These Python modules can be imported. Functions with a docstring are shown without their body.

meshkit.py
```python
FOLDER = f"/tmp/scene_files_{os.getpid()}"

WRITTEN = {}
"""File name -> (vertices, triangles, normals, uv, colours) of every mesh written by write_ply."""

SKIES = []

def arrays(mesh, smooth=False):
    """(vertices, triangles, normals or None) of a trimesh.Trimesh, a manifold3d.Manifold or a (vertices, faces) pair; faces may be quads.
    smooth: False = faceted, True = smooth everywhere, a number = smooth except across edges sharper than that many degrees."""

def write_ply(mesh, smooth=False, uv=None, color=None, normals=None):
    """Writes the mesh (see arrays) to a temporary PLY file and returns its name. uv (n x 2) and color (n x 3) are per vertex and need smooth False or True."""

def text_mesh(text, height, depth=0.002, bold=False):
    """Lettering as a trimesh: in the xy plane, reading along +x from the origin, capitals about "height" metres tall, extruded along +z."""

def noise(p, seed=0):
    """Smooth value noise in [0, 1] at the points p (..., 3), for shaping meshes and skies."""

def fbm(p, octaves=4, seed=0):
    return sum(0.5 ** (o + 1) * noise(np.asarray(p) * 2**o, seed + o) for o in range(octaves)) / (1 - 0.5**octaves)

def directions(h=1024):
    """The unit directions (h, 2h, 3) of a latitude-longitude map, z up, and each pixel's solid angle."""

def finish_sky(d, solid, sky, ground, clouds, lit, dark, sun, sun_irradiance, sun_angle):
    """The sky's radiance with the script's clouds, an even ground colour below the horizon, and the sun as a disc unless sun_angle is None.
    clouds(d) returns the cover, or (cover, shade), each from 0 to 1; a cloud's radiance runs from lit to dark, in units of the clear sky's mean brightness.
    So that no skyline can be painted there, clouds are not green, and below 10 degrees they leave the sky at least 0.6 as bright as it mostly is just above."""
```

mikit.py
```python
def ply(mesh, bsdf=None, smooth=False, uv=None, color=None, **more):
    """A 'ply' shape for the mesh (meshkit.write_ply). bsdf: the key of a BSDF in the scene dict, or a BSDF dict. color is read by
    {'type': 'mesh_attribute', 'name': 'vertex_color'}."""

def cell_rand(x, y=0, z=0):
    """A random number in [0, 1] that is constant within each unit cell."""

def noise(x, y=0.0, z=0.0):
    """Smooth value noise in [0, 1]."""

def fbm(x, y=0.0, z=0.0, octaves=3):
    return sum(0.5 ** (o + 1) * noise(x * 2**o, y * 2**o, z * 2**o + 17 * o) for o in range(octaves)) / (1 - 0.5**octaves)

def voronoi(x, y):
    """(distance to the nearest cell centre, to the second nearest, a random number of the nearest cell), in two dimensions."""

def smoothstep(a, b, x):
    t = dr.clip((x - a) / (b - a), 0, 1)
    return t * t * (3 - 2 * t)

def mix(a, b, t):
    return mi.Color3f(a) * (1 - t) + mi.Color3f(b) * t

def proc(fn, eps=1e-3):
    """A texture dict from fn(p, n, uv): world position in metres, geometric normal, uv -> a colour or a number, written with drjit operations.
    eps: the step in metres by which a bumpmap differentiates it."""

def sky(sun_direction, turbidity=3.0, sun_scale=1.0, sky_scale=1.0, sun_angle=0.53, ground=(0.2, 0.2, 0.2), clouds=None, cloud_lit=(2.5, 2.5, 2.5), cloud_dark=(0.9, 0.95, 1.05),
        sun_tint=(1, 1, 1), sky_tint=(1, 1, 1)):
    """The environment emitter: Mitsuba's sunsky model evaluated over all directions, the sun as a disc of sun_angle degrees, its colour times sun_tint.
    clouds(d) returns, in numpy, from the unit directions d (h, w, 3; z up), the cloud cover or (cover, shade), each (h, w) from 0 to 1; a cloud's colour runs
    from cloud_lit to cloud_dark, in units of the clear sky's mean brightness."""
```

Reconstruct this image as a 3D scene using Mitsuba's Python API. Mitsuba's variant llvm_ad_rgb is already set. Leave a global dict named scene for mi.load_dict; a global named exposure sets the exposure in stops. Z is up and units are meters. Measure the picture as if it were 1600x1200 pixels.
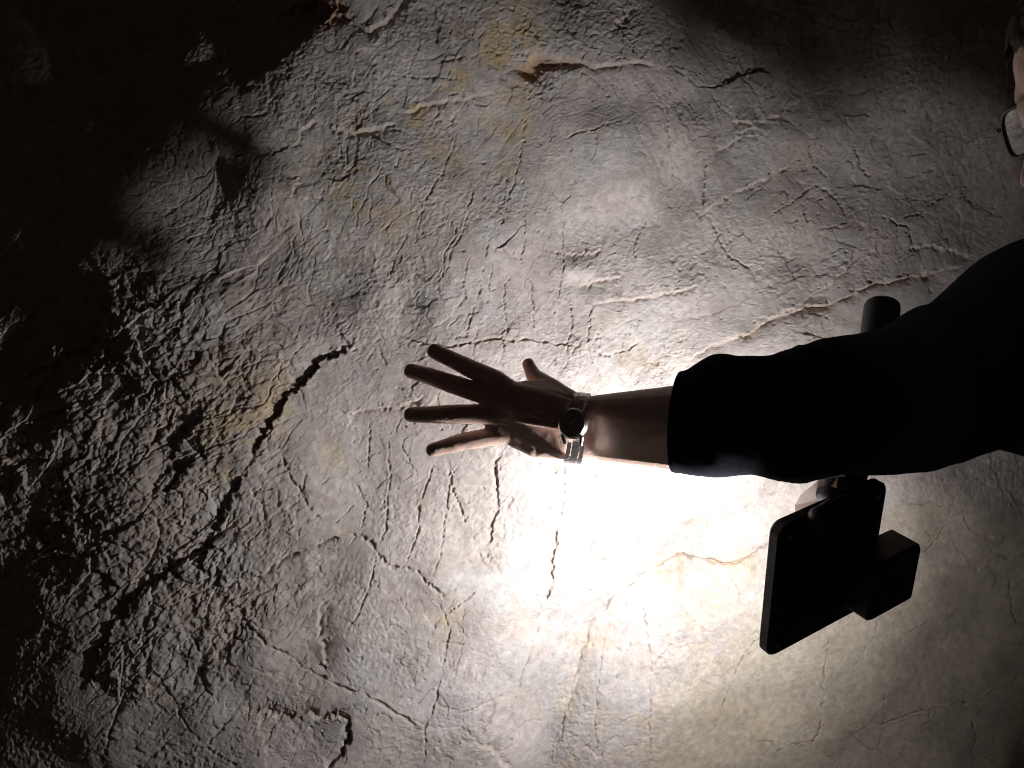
import math, random
import numpy as np
import trimesh
import manifold3d as m3
import drjit as dr
import mitsuba as mi
import mikit, meshkit
from scipy import ndimage
from scipy.spatial import cKDTree

T = mi.ScalarTransform4f
scene, labels = {}, {}
rng = np.random.default_rng(7)
random.seed(7)

# ------------------------------------------------------------------ camera, light, exposure
CAM_D = 1.02                       # camera to the plane y = 0, some way in front of the rock
WALL_Y = 0.06                      # mean plane of the rock face
WALL_D = CAM_D + WALL_Y
F = 1208.0                         # focal length in photo pixels (1600 wide)
scene['camera'] = {'type': 'perspective', 'fov': math.degrees(2 * math.atan(800 / F)), 'fov_axis': 'x',
                   'near_clip': 0.02, 'far_clip': 50.0,
                   'to_world': T().look_at(origin=[0, -CAM_D, 0], target=[0, 0, 0], up=[0, 0, 1])}
exposure = 2.5
LAMP_RADIANCE = (370.0, 364.0, 356.0)     # the lamp's diffuser, the only light in the cave (see work_lamp)


def at(px, py, y):
    """the point of the place that lies at distance y in front of (negative) the rock face"""
    d = CAM_D + y
    return np.array([(px - 800) / F * d, y, (600 - py) / F * d])


def ss(a, b, x):
    t = np.clip((x - a) / (b - a), 0, 1)
    return t * t * (3 - 2 * t)


CZ_Y = np.array([700, 790, 840, 885, 915, 960, 1040, 1110, 1200, 1300])
CZ_X = np.array([1400, 1230, 1130, 1040, 980, 930, 900, 880, 862, 845])
CZ_S = np.array([.45, .45, .45, .5, .6, .8, .97, .97, .98, .98])


def crease(u, v):
    """signed distance, in tracing units, across the fold where the flowstone begins"""
    return (u - np.interp(v, CZ_Y, CZ_X)) * np.interp(v, CZ_Y, CZ_S)


def form(u, v):
    """how far the large form of the face stands forward of its mean plane, in metres, at the point traced at (u, v)"""
    c = crease(u, v)
    right_up = -0.060 * ss(600, 230, v) * ss(930, 1180, u)
    low = ss(690, 790, v + 0.1 * (u - 900))
    h = -0.062 * ss(720, 1220, u) + right_up
    h = h - 0.075 * ss(-150, 2, c) * low + 0.042 * (1 - np.exp(-np.clip(c, 0, None) / 80)) * low
    h = h + 0.072 * ss(860, 260, u - 0.15 * (v - 600)) * ss(-350, 250, u)
    h = h + 0.045 * ss(420, -120, u) * ss(480, 800, v)
    h = h + 0.070 * ss(540, -60, v) * ss(180, 560, u)
    h = h - 0.045 * ss(1.08, 0.55, u / 520 + v / 420)
    return h


def W(pts):
    """points traced on the photograph -> rock face coordinates in metres (x, z)"""
    p = np.asarray(pts, float)
    d = CAM_D + WALL_Y - form(p[:, 0], p[:, 1])
    return np.stack([(p[:, 0] - 800) / F * d, (600 - p[:, 1]) / F * d], 1)


# ------------------------------------------------------------------ materials
def diffuse_attr():
    return {'type': 'principled', 'base_color': {'type': 'mesh_attribute', 'name': 'vertex_color'}, 'roughness': 0.82, 'specular': 0.25}




def rock_grain(p, n, uv):
    a = mikit.noise(p.x * 620, p.y * 620, p.z * 620) * 0.9 + mikit.noise(p.x * 1150, p.y * 1150, p.z * 1150 + 7) * 0.55 + mikit.noise(p.x * 330, p.y * 330, p.z * 420) * 0.8
    worn = mikit.smoothstep(-0.04, 0.10, (p.x - 0.17) * 0.8 - (p.z + 0.22) * 0.6)          # the flowstone is smoother
    patch = 0.55 + 0.9 * mikit.noise(p.x * 22, p.y * 22, p.z * 22)
    return a * patch * (1.0 - 0.72 * worn * mikit.smoothstep(-0.10, -0.2, p.z))


scene['rock_bsdf'] = {'type': 'twosided', 'b': {'type': 'bumpmap', 't': mikit.proc(rock_grain, eps=2.5e-4), 'scale': 0.00075, 'b': diffuse_attr()}}


def dark_rock(p, n, uv):
    v = mikit.fbm(p.x * 6, p.y * 6, p.z * 6, 4)
    return mikit.mix((0.22, 0.19, 0.17), (0.42, 0.38, 0.35), v)


scene['dark_rock_bsdf'] = {'type': 'twosided', 'b': {'type': 'diffuse', 'reflectance': mikit.proc(dark_rock)}}


def skin_col(p, n, uv):
    v = mikit.fbm(p.x * 90, p.y * 90, p.z * 90, 3)
    w = mikit.noise(p.x * 420, p.y * 420, p.z * 420)
    c = mikit.mix((0.64, 0.43, 0.355), (0.76, 0.55, 0.48), v)
    return c * (0.9 + 0.2 * w)


def skin_bump(p, n, uv):
    return 0.5 * mikit.fbm(p.x * 330, p.y * 500, p.z * 330, 2) + 0.5 * mikit.noise(p.x * 900, p.y * 900, p.z * 900)


scene['skin_bsdf'] = {'type': 'twosided', 'b': {'type': 'bumpmap', 't': mikit.proc(skin_bump, eps=4e-4), 'scale': 0.0005,
                      'b': {'type': 'principled', 'base_color': mikit.proc(skin_col), 'roughness': 0.5, 'specular': 0.4, 'sheen': 1.0, 'sheen_tint': 0.7}}}


def cloth_col(p, n, uv):
    a = mikit.noise(p.x * 1100, p.y * 1100, p.z * 1100)
    v = mikit.fbm(p.x * 25, p.y * 25, p.z * 25, 3)
    return mikit.mix((0.018, 0.021, 0.030), (0.030, 0.034, 0.046), v) * (0.75 + 0.5 * a)


scene['shirt_bsdf'] = {'type': 'twosided', 'b': {'type': 'principled', 'base_color': mikit.proc(cloth_col), 'roughness': 1.0, 'specular': 0.05}}
scene['trouser_bsdf'] = {'type': 'twosided', 'b': {'type': 'diffuse', 'reflectance': {'type': 'rgb', 'value': [0.045, 0.042, 0.04]}}}
scene['leather_bsdf'] = {'type': 'twosided', 'b': {'type': 'principled', 'base_color': {'type': 'rgb', 'value': [0.05, 0.035, 0.025]}, 'roughness': 0.6}}
scene['hair_bsdf'] = {'type': 'twosided', 'b': {'type': 'principled', 'base_color': {'type': 'rgb', 'value': [0.03, 0.022, 0.018]}, 'roughness': 0.6}}


def plastic_rough(p, n, uv):
    return 0.42 + 0.2 * mikit.fbm(p.x * 60, p.y * 60, p.z * 60, 3)


def plastic_bump(p, n, uv):
    return mikit.noise(p.x * 1500, p.y * 1500, p.z * 1500)


scene['plastic_bsdf'] = {'type': 'twosided', 'b': {'type': 'bumpmap', 't': mikit.proc(plastic_bump, eps=3e-4), 'scale': 0.00008,
                         'b': {'type': 'principled', 'base_color': {'type': 'rgb', 'value': [0.022, 0.023, 0.026]}, 'roughness': mikit.proc(plastic_rough)}}}
scene['rubber_bsdf'] = {'type': 'twosided', 'b': {'type': 'principled', 'base_color': {'type': 'rgb', 'value': [0.015, 0.015, 0.016]}, 'roughness': 0.7}}
scene['pale_plastic_bsdf'] = {'type': 'twosided', 'b': {'type': 'principled', 'base_color': {'type': 'rgb', 'value': [0.42, 0.37, 0.34]}, 'roughness': 0.45}}
scene['steel_bsdf'] = {'type': 'twosided', 'b': {'type': 'principled', 'base_color': {'type': 'rgb', 'value': [0.62, 0.62, 0.62]}, 'metallic': 1.0, 'roughness': 0.38}}
scene['dial_bsdf'] = {'type': 'twosided', 'b': {'type': 'principled', 'base_color': {'type': 'rgb', 'value': [0.30, 0.30, 0.31]}, 'roughness': 0.4}}
scene['white_bsdf'] = {'type': 'twosided', 'b': {'type': 'diffuse', 'reflectance': {'type': 'rgb', 'value': [0.7, 0.7, 0.66]}}}
scene['glass_bsdf'] = {'type': 'thindielectric', 'int_ior': 1.5}
scene['nail_bsdf'] = {'type': 'twosided', 'b': {'type': 'principled', 'base_color': {'type': 'rgb', 'value': [0.72, 0.52, 0.45]}, 'roughness': 0.28, 'specular': 0.5}}
scene['eye_white_bsdf'] = {'type': 'principled', 'base_color': {'type': 'rgb', 'value': [0.7, 0.66, 0.62]}, 'roughness': 0.15}
scene['iris_bsdf'] = {'type': 'principled', 'base_color': {'type': 'rgb', 'value': [0.08, 0.05, 0.03]}, 'roughness': 0.1}


def put(key, mesh, bsdf, smooth=30, **kw):
    k, n = key, 0
    while k in scene:
        n += 1
        k = f'{key}_{n:03d}'
    scene[k] = mikit.ply(mesh, bsdf, smooth=smooth, **kw)
    return k


def tag(key, label=None, category=None, group=None, kind=None):
    d = labels.setdefault(key, {})
    for k, v in (('label', label), ('category', category), ('group', group), ('kind', kind)):
        if v:
            d[k] = v


# ------------------------------------------------------------------ the rock face
STEP = 0.00132
X0, X1, Z0, Z1 = -0.80, 0.79, -0.60, 0.60
gx = np.arange(X0, X1 + STEP / 2, STEP)
gz = np.arange(Z0, Z1 + STEP / 2, STEP)
GX, GZ = np.meshgrid(gx, gz)                       # rows: z, columns: x
H = np.zeros_like(GX)                              # relief in metres, positive towards the camera
NZ, NX = GX.shape
gf = ndimage.gaussian_filter


def white(seed):
    return np.random.default_rng(seed).standard_normal((NZ, NX)).astype(np.float32)


def soft(seed, mm, aniso=(1, 1)):
    """smooth noise, unit variance, with features of about mm millimetres"""
    s = mm / 1000 / STEP / 2
    if s > 6:
        k = max(1, int(s / 3))
        r = np.random.default_rng(seed).standard_normal((NZ // k + 8, NX // k + 8))
        a = gf(r, (s / k * aniso[0], s / k * aniso[1]), mode='wrap')
        a = ndimage.zoom(a, k, order=1)[:NZ, :NX]
        a = gf(a, k / 2)
        assert a.shape == (NZ, NX)
    else:
        a = gf(white(seed), (s * aniso[0], s * aniso[1]), mode='wrap')
    return (a - a.mean()) / a.std()


def turb(seed, mm, octaves=4, gain=0.55):
    return sum(gain ** o * soft(seed + o, mm / 2 ** o) for o in range(octaves))


def blob(px, py, rx, ry, ang=0.0):
    """smooth 0..1 bump on the rock face"""
    c = W([(px, py)])[0]
    s = WALL_D / F
    dx, dz = GX - c[0], GZ - c[1]
    a = math.radians(ang)
    u, v = dx * math.cos(a) + dz * math.sin(a), -dx * math.sin(a) + dz * math.cos(a)
    return np.exp(-(u / (rx * s)) ** 2 - (v / (ry * s)) ** 2)


PX, PY = GX / WALL_D * F + 800, 600 - GZ / WALL_D * F    # rock face coordinates in the units of the tracing
for _ in range(8):
    d_ = CAM_D + WALL_Y - form(PX, PY)
    PX, PY = 0.5 * PX + 0.5 * (GX / d_ * F + 800), 0.5 * PY + 0.5 * (600 - GZ / d_ * F)

WARPX, WARPZ = soft(11, 5) * 0.0007 + soft(12, 34) * 0.004, soft(13, 5) * 0.0007 + soft(14, 34) * 0.004


def line_points(poly, jitter, seed):
    p = W(poly)
    seg = np.linalg.norm(np.diff(p, axis=0), axis=1)
    s = np.concatenate([[0], np.cumsum(seg)])
    n = max(int(s[-1] / 0.0005), 4)
    t = np.linspace(0, s[-1], n)
    q = np.stack([np.interp(t, s, p[:, 0]), np.interp(t, s, p[:, 1])], 1)
    r = np.random.default_rng(seed)
    for mm, amp in ((22, 1.5), (9, 1.0), (4, 0.7), (1.8, 0.4)):
        k = gf(r.standard_normal((n, 2)), (mm / 0.5 / 2, 0), mode='nearest')
        k /= k.std() + 1e-9
        q += k * amp * jitter
    tang = np.gradient(q, axis=0)
    tang = gf(tang, (3, 0))
    tang /= np.linalg.norm(tang, axis=1, keepdims=True) + 1e-12
    return q, tang, t / s[-1]


crack_paint = np.zeros_like(GX)          # dirt that sits in the joints
_seed = [100]


def feature(poly, reach, jitter=0.0009):
    """(window, distance, signed side: + on the right of the line's direction, position along the line 0..1)"""
    _seed[0] += 1
    q, tang, s = line_points(poly, jitter, _seed[0])
    lo, hi = q.min(0) - reach, q.max(0) + reach
    i0, i1 = np.searchsorted(gx, lo[0]), np.searchsorted(gx, hi[0])
    j0, j1 = np.searchsorted(gz, lo[1]), np.searchsorted(gz, hi[1])
    if i1 <= i0 or j1 <= j0:
        return None
    w = (slice(j0, j1), slice(i0, i1))
    pts = np.stack([GX[w].ravel(), GZ[w].ravel()], 1)
    d, k = cKDTree(q).query(pts, distance_upper_bound=reach)
    ok = np.isfinite(d)
    k = np.where(ok, k, 0)
    rel = pts - q[k]
    side = rel[:, 0] * tang[k, 1] - rel[:, 1] * tang[k, 0]
    d = np.where(ok, d, reach)
    sh = GX[w].shape
    return w, d.reshape(sh), np.sign(side).reshape(sh), s[k].reshape(sh), ok.reshape(sh)


def crack(poly, width=1.3, depth=2.0, jitter=0.8, taper=True, dirt=1.0, lip=0.0):
    """a joint: a narrow groove with small raised lips; widths and depths in millimetres"""
    f = feature(poly, 0.012, jitter / 1000)
    if f is None:
        return
    w, d, side, s, ok = f
    k = np.random.default_rng(_seed[0] + 5000).uniform(0.15, 1.35, 50)
    var = np.interp(s, np.linspace(0, 1, 50), k)
    tp = np.clip(np.minimum(s, 1 - s) * 8, 0.15, 1) if taper else 1.0
    g = np.exp(-(d / (width / 1000 * var)) ** 2) * tp * var
    H[w] -= np.where(ok, g * depth / 1000, 0)
    if lip:
        H[w] += np.where(ok, np.exp(-((d - 0.0017) / 0.0009) ** 2) * lip / 1000 * 0.7 * tp * (side > 0) * np.interp(s, np.linspace(0, 1, 60), np.random.default_rng(_seed[0] + 9000).uniform(-.6, 1.5, 60)).clip(0), 0)
    crack_paint[w] = np.maximum(crack_paint[w], np.where(ok, g * dirt, 0))


def dip(poly, right=True, depth=8.0, wide=25.0, narrow=1.0, jitter=1.5, taper=True, dirt=0.5, up=0.0):
    """a step: on one side of the line the surface falls towards it over 'wide' mm; the other side stands proud with an abrupt edge, raised by 'up' mm"""
    f = feature(poly, max(wide, 20) * 2.2 / 1000, jitter / 1000)
    if f is None:
        return
    w, d, side, s, ok = f
    if not right:
        side = -side
    k = np.random.default_rng(_seed[0] + 5000).uniform(0.25, 1.45, 30)
    var = np.interp(s, np.linspace(0, 1, 30), k)
    te = 0.14 if wide < 12 else 0.22
    tp = ss(0, te, s) * ss(0, te, 1 - s) if taper else 1.0
    var = 1 + (var - 1) * np.exp(-d / 0.007)
    low = np.where(side > 0, np.exp(-d / (wide / 1000) * 1.6), np.exp(-(d / (narrow / 1000)) ** 2))
    fall_ = np.where(ok, low * depth / 1000 * var * tp, 0)
    if wide >= 12:
        away = np.where(side > 0, ss(0.002, 0.006, d), 0)
        fall_ = fall_ * (1 - away) + gf(fall_, 3.5) * away
    H[w] -= fall_
    if up:
        H[w] += np.where(ok & (side <= 0), np.exp(-d / 0.02) * (1 - np.exp(-(d / 0.0012) ** 2)) * up / 1000 * tp * np.clip(1.6 * var - .5, 0.1, 2), 0)
    crack_paint[w] = np.maximum(crack_paint[w], np.where(ok, np.exp(-(d / 0.0025) ** 2) * dirt * tp, 0))


# zones of the face: 1 where rough and broken (left), where crackled (upper right), where smooth flowstone (lower right)
wob = soft(21, 60) * 45
rough = ss(560, 330, PX + 0.55 * (PY - 700) * 0 + wob) * (0.35 + 0.65 * ss(380, 560, PY + wob)) * ss(1150, 900, PY - 0.35 * (PX - 200) + wob)
smooth_zone = ss(-40, 60, (PX - 1215) * 0.75 + (PY - 850) * 0.55 + wob * 0.5) * ss(730, 820, PY + wob * 0.4)
right_top = ss(920, 1050, PX + wob) * ss(620, 520, PY)
mid = 1 - np.maximum(rough, smooth_zone)

# 1. large forms
H += form(PX + 8 * soft(35, 50), PY + 8 * soft(36, 50))
H += 0.007 * soft(31, 170) + 0.0035 * soft(32, 80) + 0.0016 * soft(33, 40)
t_, a_ = ((590 - PX) * .84 + (505 - PY) * .53) / 270, (-(590 - PX) * .53 + (505 - PY) * .84) / (70 + wob * .4)
H -= 0.036 * ss(0, 1, t_) * np.exp(-a_ ** 2) * ss(2.0, 1.2, t_)         # a hollow running up to the left
H -= 0.004 * blob(395, 395, 90, 130, 20) + 0.006 * blob(520, 470, 80, 35, 30) + 0.003 * blob(640, 470, 30, 20)
H += 0.004 * blob(150, 700, 180, 120, 20) - 0.006 * blob(485, 925, 50, 90, 0) + 0.006 * blob(560, 900, 70, 100)
H += 0.010 * blob(460, 740, 60, 60) + 0.008 * blob(900, 420, 30, 20) - 0.005 * blob(910, 440, 30, 12)
H += 0.008 * blob(620, 700, 150, 110) + 0.006 * blob(1010, 200, 120, 60)

# 2. rough broken blocks: cells with their own height and tilt
def cells(seed, size, warp, amp, tilt, groove, gdepth, mask, drop=0.0, lean=None):
    r = np.random.default_rng(seed)
    n = int((X1 - X0 + 0.1) * (Z1 - Z0 + 0.1) / size ** 2)
    c = np.stack([r.uniform(X0 - 0.05, X1 + 0.05, n), r.uniform(Z0 - 0.05, Z1 + 0.05, n)], 1)
    sel = mask > 0.02
    x, z = (GX + WARPX * warp)[sel], (GZ + WARPZ * warp)[sel]
    q = np.stack([x, z], 1)
    if lean:                                   # blocks drawn out along one direction of the jointing
        ca, sa = math.cos(lean[0]), math.sin(lean[0])
        M2 = np.array([[ca / lean[1] ** .5, -sa * lean[1] ** .5], [sa / lean[1] ** .5, ca * lean[1] ** .5]])
        c, q = c @ M2, q @ M2
    d, k = cKDTree(c).query(q, k=2)
    edge = d[:, 1] - d[:, 0]
    k0 = k[:, 0]
    hh = r.normal(0, 1, n)[k0] * amp
    tx, tz = r.normal(0, tilt, n)[k0], r.normal(0, tilt, n)[k0]
    live = r.uniform(0, 1, n)
    on = (np.abs(live[k[:, 0]] - live[k[:, 1]]) > drop)
    rel = q - c[k0]
    g = np.exp(-(edge / groove) ** 2) * on
    out = hh + rel[:, 0] * tx + rel[:, 1] * tz - gdepth * g
    M = np.zeros_like(GX)
    M[sel] = out
    G = np.zeros_like(GX)
    G[sel] = g
    return M * mask, G * mask


m_, g_ = cells(41, 0.042, 1.0, 0.0010, 0.016, 0.0013, 0.0025, rough, drop=0.2, lean=(0.75, 1.9))
H += m_
crack_paint = np.maximum(crack_paint, g_ * 0.6)
m_, g_ = cells(42, 0.019, 1.0, 0.0005, 0.022, 0.0010, 0.0019, rough, drop=0.35, lean=(0.75, 1.5))
H += m_
crack_paint = np.maximum(crack_paint, g_ * 0.5)
m_, g_ = cells(46, 0.0085, 0.8, 0.0004, 0.05, 0.0007, 0.0012, rough * ss(-.3, .8, soft(47, 55)), drop=0.3, lean=(0.75, 1.3))
H += m_
# crackle of the plaster-like skin: only some of the joints open
zone = np.clip(mid * (0.5 + 0.5 * soft(51, 110)), 0, 1)
m_, g_ = cells(43, 0.040, 1.4, 0.0004, 0.012, 0.0008, 0.0019, np.clip(zone * 1.5, 0, 1), drop=0.5)
H += gf(m_, 0.6)
crack_paint = np.maximum(crack_paint, g_ * 0.5)
m_, g_ = cells(44, 0.017, 1.5, 0.0002, 0.012, 0.0008, 0.0010, np.clip(right_top * (0.6 + 0.5 * soft(52, 90)), 0, 1), drop=0.55)
H += gf(m_, 0.6)
crack_paint = np.maximum(crack_paint, g_ * 0.6)
m_, g_ = cells(49, 0.021, 1.1, 0.0002, 0.004, 0.0007, 0.0014, np.clip((1 - smooth_zone) * (0.55 + 0.45 * soft(53, 80)), 0, 1), drop=0.6)
H += m_
crack_paint = np.maximum(crack_paint, g_ * 0.6)
m_, g_ = cells(48, 0.026, 1.2, 0.0002, 0.004, 0.0007, 0.0015, np.clip(zone * 1.2, 0, 1), drop=0.55, lean=(1.45, 1.8))
H += m_
crack_paint = np.maximum(crack_paint, g_ * 0.6)
m_, g_ = cells(45, 0.06, 2.2, 0.0, 0.006, 0.0009, 0.0009, smooth_zone, drop=0.45)
H += m_
crack_paint = np.maximum(crack_paint, g_ * 0.65)

# 3. traced ledges and steps (light comes from the lower right: the edge that faces it is bright)
D, C = dip, crack
D([(560, 520), (530, 552), (500, 570), (455, 615), (432, 640), (415, 675), (400, 722)], right=True, depth=8.5, wide=34, jitter=2.2, dirt=0.7, up=1)
D([(402, 718), (372, 760), (348, 800), (330, 850), (310, 905)], right=True, depth=7, wide=30, jitter=2, dirt=0.6, up=1)
D([(345, 815), (312, 870), (250, 900), (200, 950), (150, 1030), (120, 1090)], right=True, depth=6, wide=28, jitter=2.5, dirt=0.6, up=1)
D([(460, 200), (490, 188), (520, 198), (545, 205), (590, 200), (625, 188)], right=True, depth=4.5, wide=7, jitter=0.8, up=3.0)
D([(625, 180), (655, 165), (690, 155), (735, 150), (778, 135)], right=True, depth=3.6, wide=7, jitter=0.8, up=2.5)
D([(462, 200), (465, 222)], right=False, depth=3, wide=8, up=1)
D([(464, 265), (462, 306)], right=False, depth=3.5, wide=8, up=2)
D([(462, 308), (485, 305), (515, 300)], right=True, depth=2, wide=8, up=1)
# the slab and hollow at the top edge
D([(505, -20), (540, 22), (575, 52), (600, 38), (625, 10), (640, -20)], right=True, depth=7, wide=10, jitter=0.8, up=4, taper=False)
H[:] += 0.006 * ss(30, -10, PY + np.abs(PX - 572) * 0.62 - 14)
D([(495, 38), (510, 30), (530, 10), (535, -20)], right=True, depth=6, wide=20, jitter=2)
D([(430, 10), (470, 5), (500, -5)], right=True, depth=10, wide=25, jitter=2)
# the brown pocket and its line to the right
H -= 0.010 * blob(822, 104, 22, 9, -20) + 0.012 * blob(842, 92, 14, 11) + 0.006 * blob(875, 94, 28, 7)
D([(796, 90), (808, 98), (822, 100), (832, 92), (838, 84), (855, 84), (885, 93), (905, 94), (930, 106), (965, 102), (1000, 100), (1030, 108)], right=True, depth=5, wide=6, jitter=0.4, up=2)
C([(1030, 108), (1048, 112), (1070, 124), (1090, 138), (1112, 132), (1150, 122), (1180, 108), (1210, 100)], 1.3, 3, lip=0.8)
D([(1112, 132), (1150, 122), (1180, 108), (1210, 100)], right=False, depth=3, wide=14, up=2)
C([(735, 80), (770, 78), (800, 80), (830, 78)], 1.0, 1.8)
C([(730, 82), (715, 88), (690, 98)], 1.3, 2)
C([(608, 120), (640, 116), (690, 118), (730, 120)], 1.0, 1.8)
# long double ledge at the right
D([(1060, 565), (1110, 545), (1160, 525), (1200, 505), (1235, 490), (1275, 480), (1320, 470), (1345, 452), (1385, 435), (1440, 430), (1480, 422), (1520, 412)], right=True, depth=9, wide=9, jitter=1.2, up=5, dirt=0.9)
D([(1180, 510), (1230, 485), (1280, 455), (1320, 428), (1335, 395), (1345, 378)], right=True, depth=3, wide=11, jitter=1.2, up=2.5)
D([(1345, 448), (1400, 436), (1470, 424)], right=False, depth=4, wide=12, jitter=1.5)
D([(1420, 385), (1450, 385), (1490, 392), (1540, 400)], right=True, depth=4, wide=10, up=2)
# bumps and short steps above the arm
D([(930, 474), (965, 470), (1000, 468), (1030, 462), (1060, 458), (1095, 448)], right=True, depth=4.5, wide=6, jitter=1, up=3.5)
D([(905, 445), (925, 440), (945, 436), (980, 428)], right=True, depth=3, wide=6, up=3)
D([(880, 398), (900, 396), (940, 400)], right=True, depth=3, wide=9, up=2.5)
D([(1118, 238), (1140, 225), (1158, 215), (1165, 205), (1188, 200)], right=True, depth=4, wide=7, jitter=0.8, up=3)
D([(1160, 212), (1178, 208), (1190, 208)], right=True, depth=3, wide=5, up=2)
D([(1148, 185), (1160, 190), (1175, 192)], right=True, depth=3, wide=5, up=2)
D([(1190, 180), (1225, 178), (1262, 146)], right=True, depth=3, wide=10, up=2)
D([(1095, 335), (1130, 315), (1180, 290), (1220, 262), (1262, 240)], right=True, depth=5, wide=18, jitter=1.5, up=1.5)
C([(1110, 340), (1125, 372), (1140, 400), (1165, 415), (1185, 428)], 1.7, 3.2)
C([(1195, 345), (1240, 312), (1275, 290), (1310, 315), (1325, 340)], 1.4, 2.4)
C([(1262, 220), (1275, 262), (1300, 285)], 1.4, 2.4)
C([(1340, 225), (1348, 260), (1365, 280)], 1.6, 3)
C([(1400, 345), (1440, 330), (1480, 300), (1520, 285)], 1.4, 2.6, lip=0.8)
C([(1370, 340), (1420, 355), (1430, 385), (1445, 400)], 1.5, 2.8, lip=0.8)
C([(1040, 150), (1042, 200), (1050, 250), (1058, 300)], 1.1, 1.8)
C([(1105, 250), (1100, 295), (1100, 330)], 1.5, 2.8)
C([(985, 145), (990, 185), (1000, 215), (1005, 235)], 1.0, 1.4)
C([(880, 210), (935, 200), (975, 190)], 1.0, 1.5)
C([(935, 205), (930, 235), (922, 262)], 1.0, 1.6, lip=0.5)
C([(1020, 320), (1012, 345), (995, 375), (988, 400)], 1.1, 2.0)
for a, b in (((1040, 5), (1048, 110)), ((1048, 110), (1105, 130)), ((960, 30), (1000, 95)), ((880, 25), (900, 60)), ((1005, 40), (985, 100)), ((1060, 30), (1110, 120)), ((1085, 60), (1160, 85)), ((1040, 130), (1090, 175)), ((1110, 140), (1145, 180)), ((1150, 100), (1200, 170))):
    m = ((a[0] + b[0]) / 2 + random.uniform(-8, 8), (a[1] + b[1]) / 2 + random.uniform(-8, 8))
    C([a, m, b], 0.9, 1.6)
D([(1000, 10), (985, 12), (965, 35), (950, 40)], right=False, depth=4, wide=9, up=2)
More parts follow.
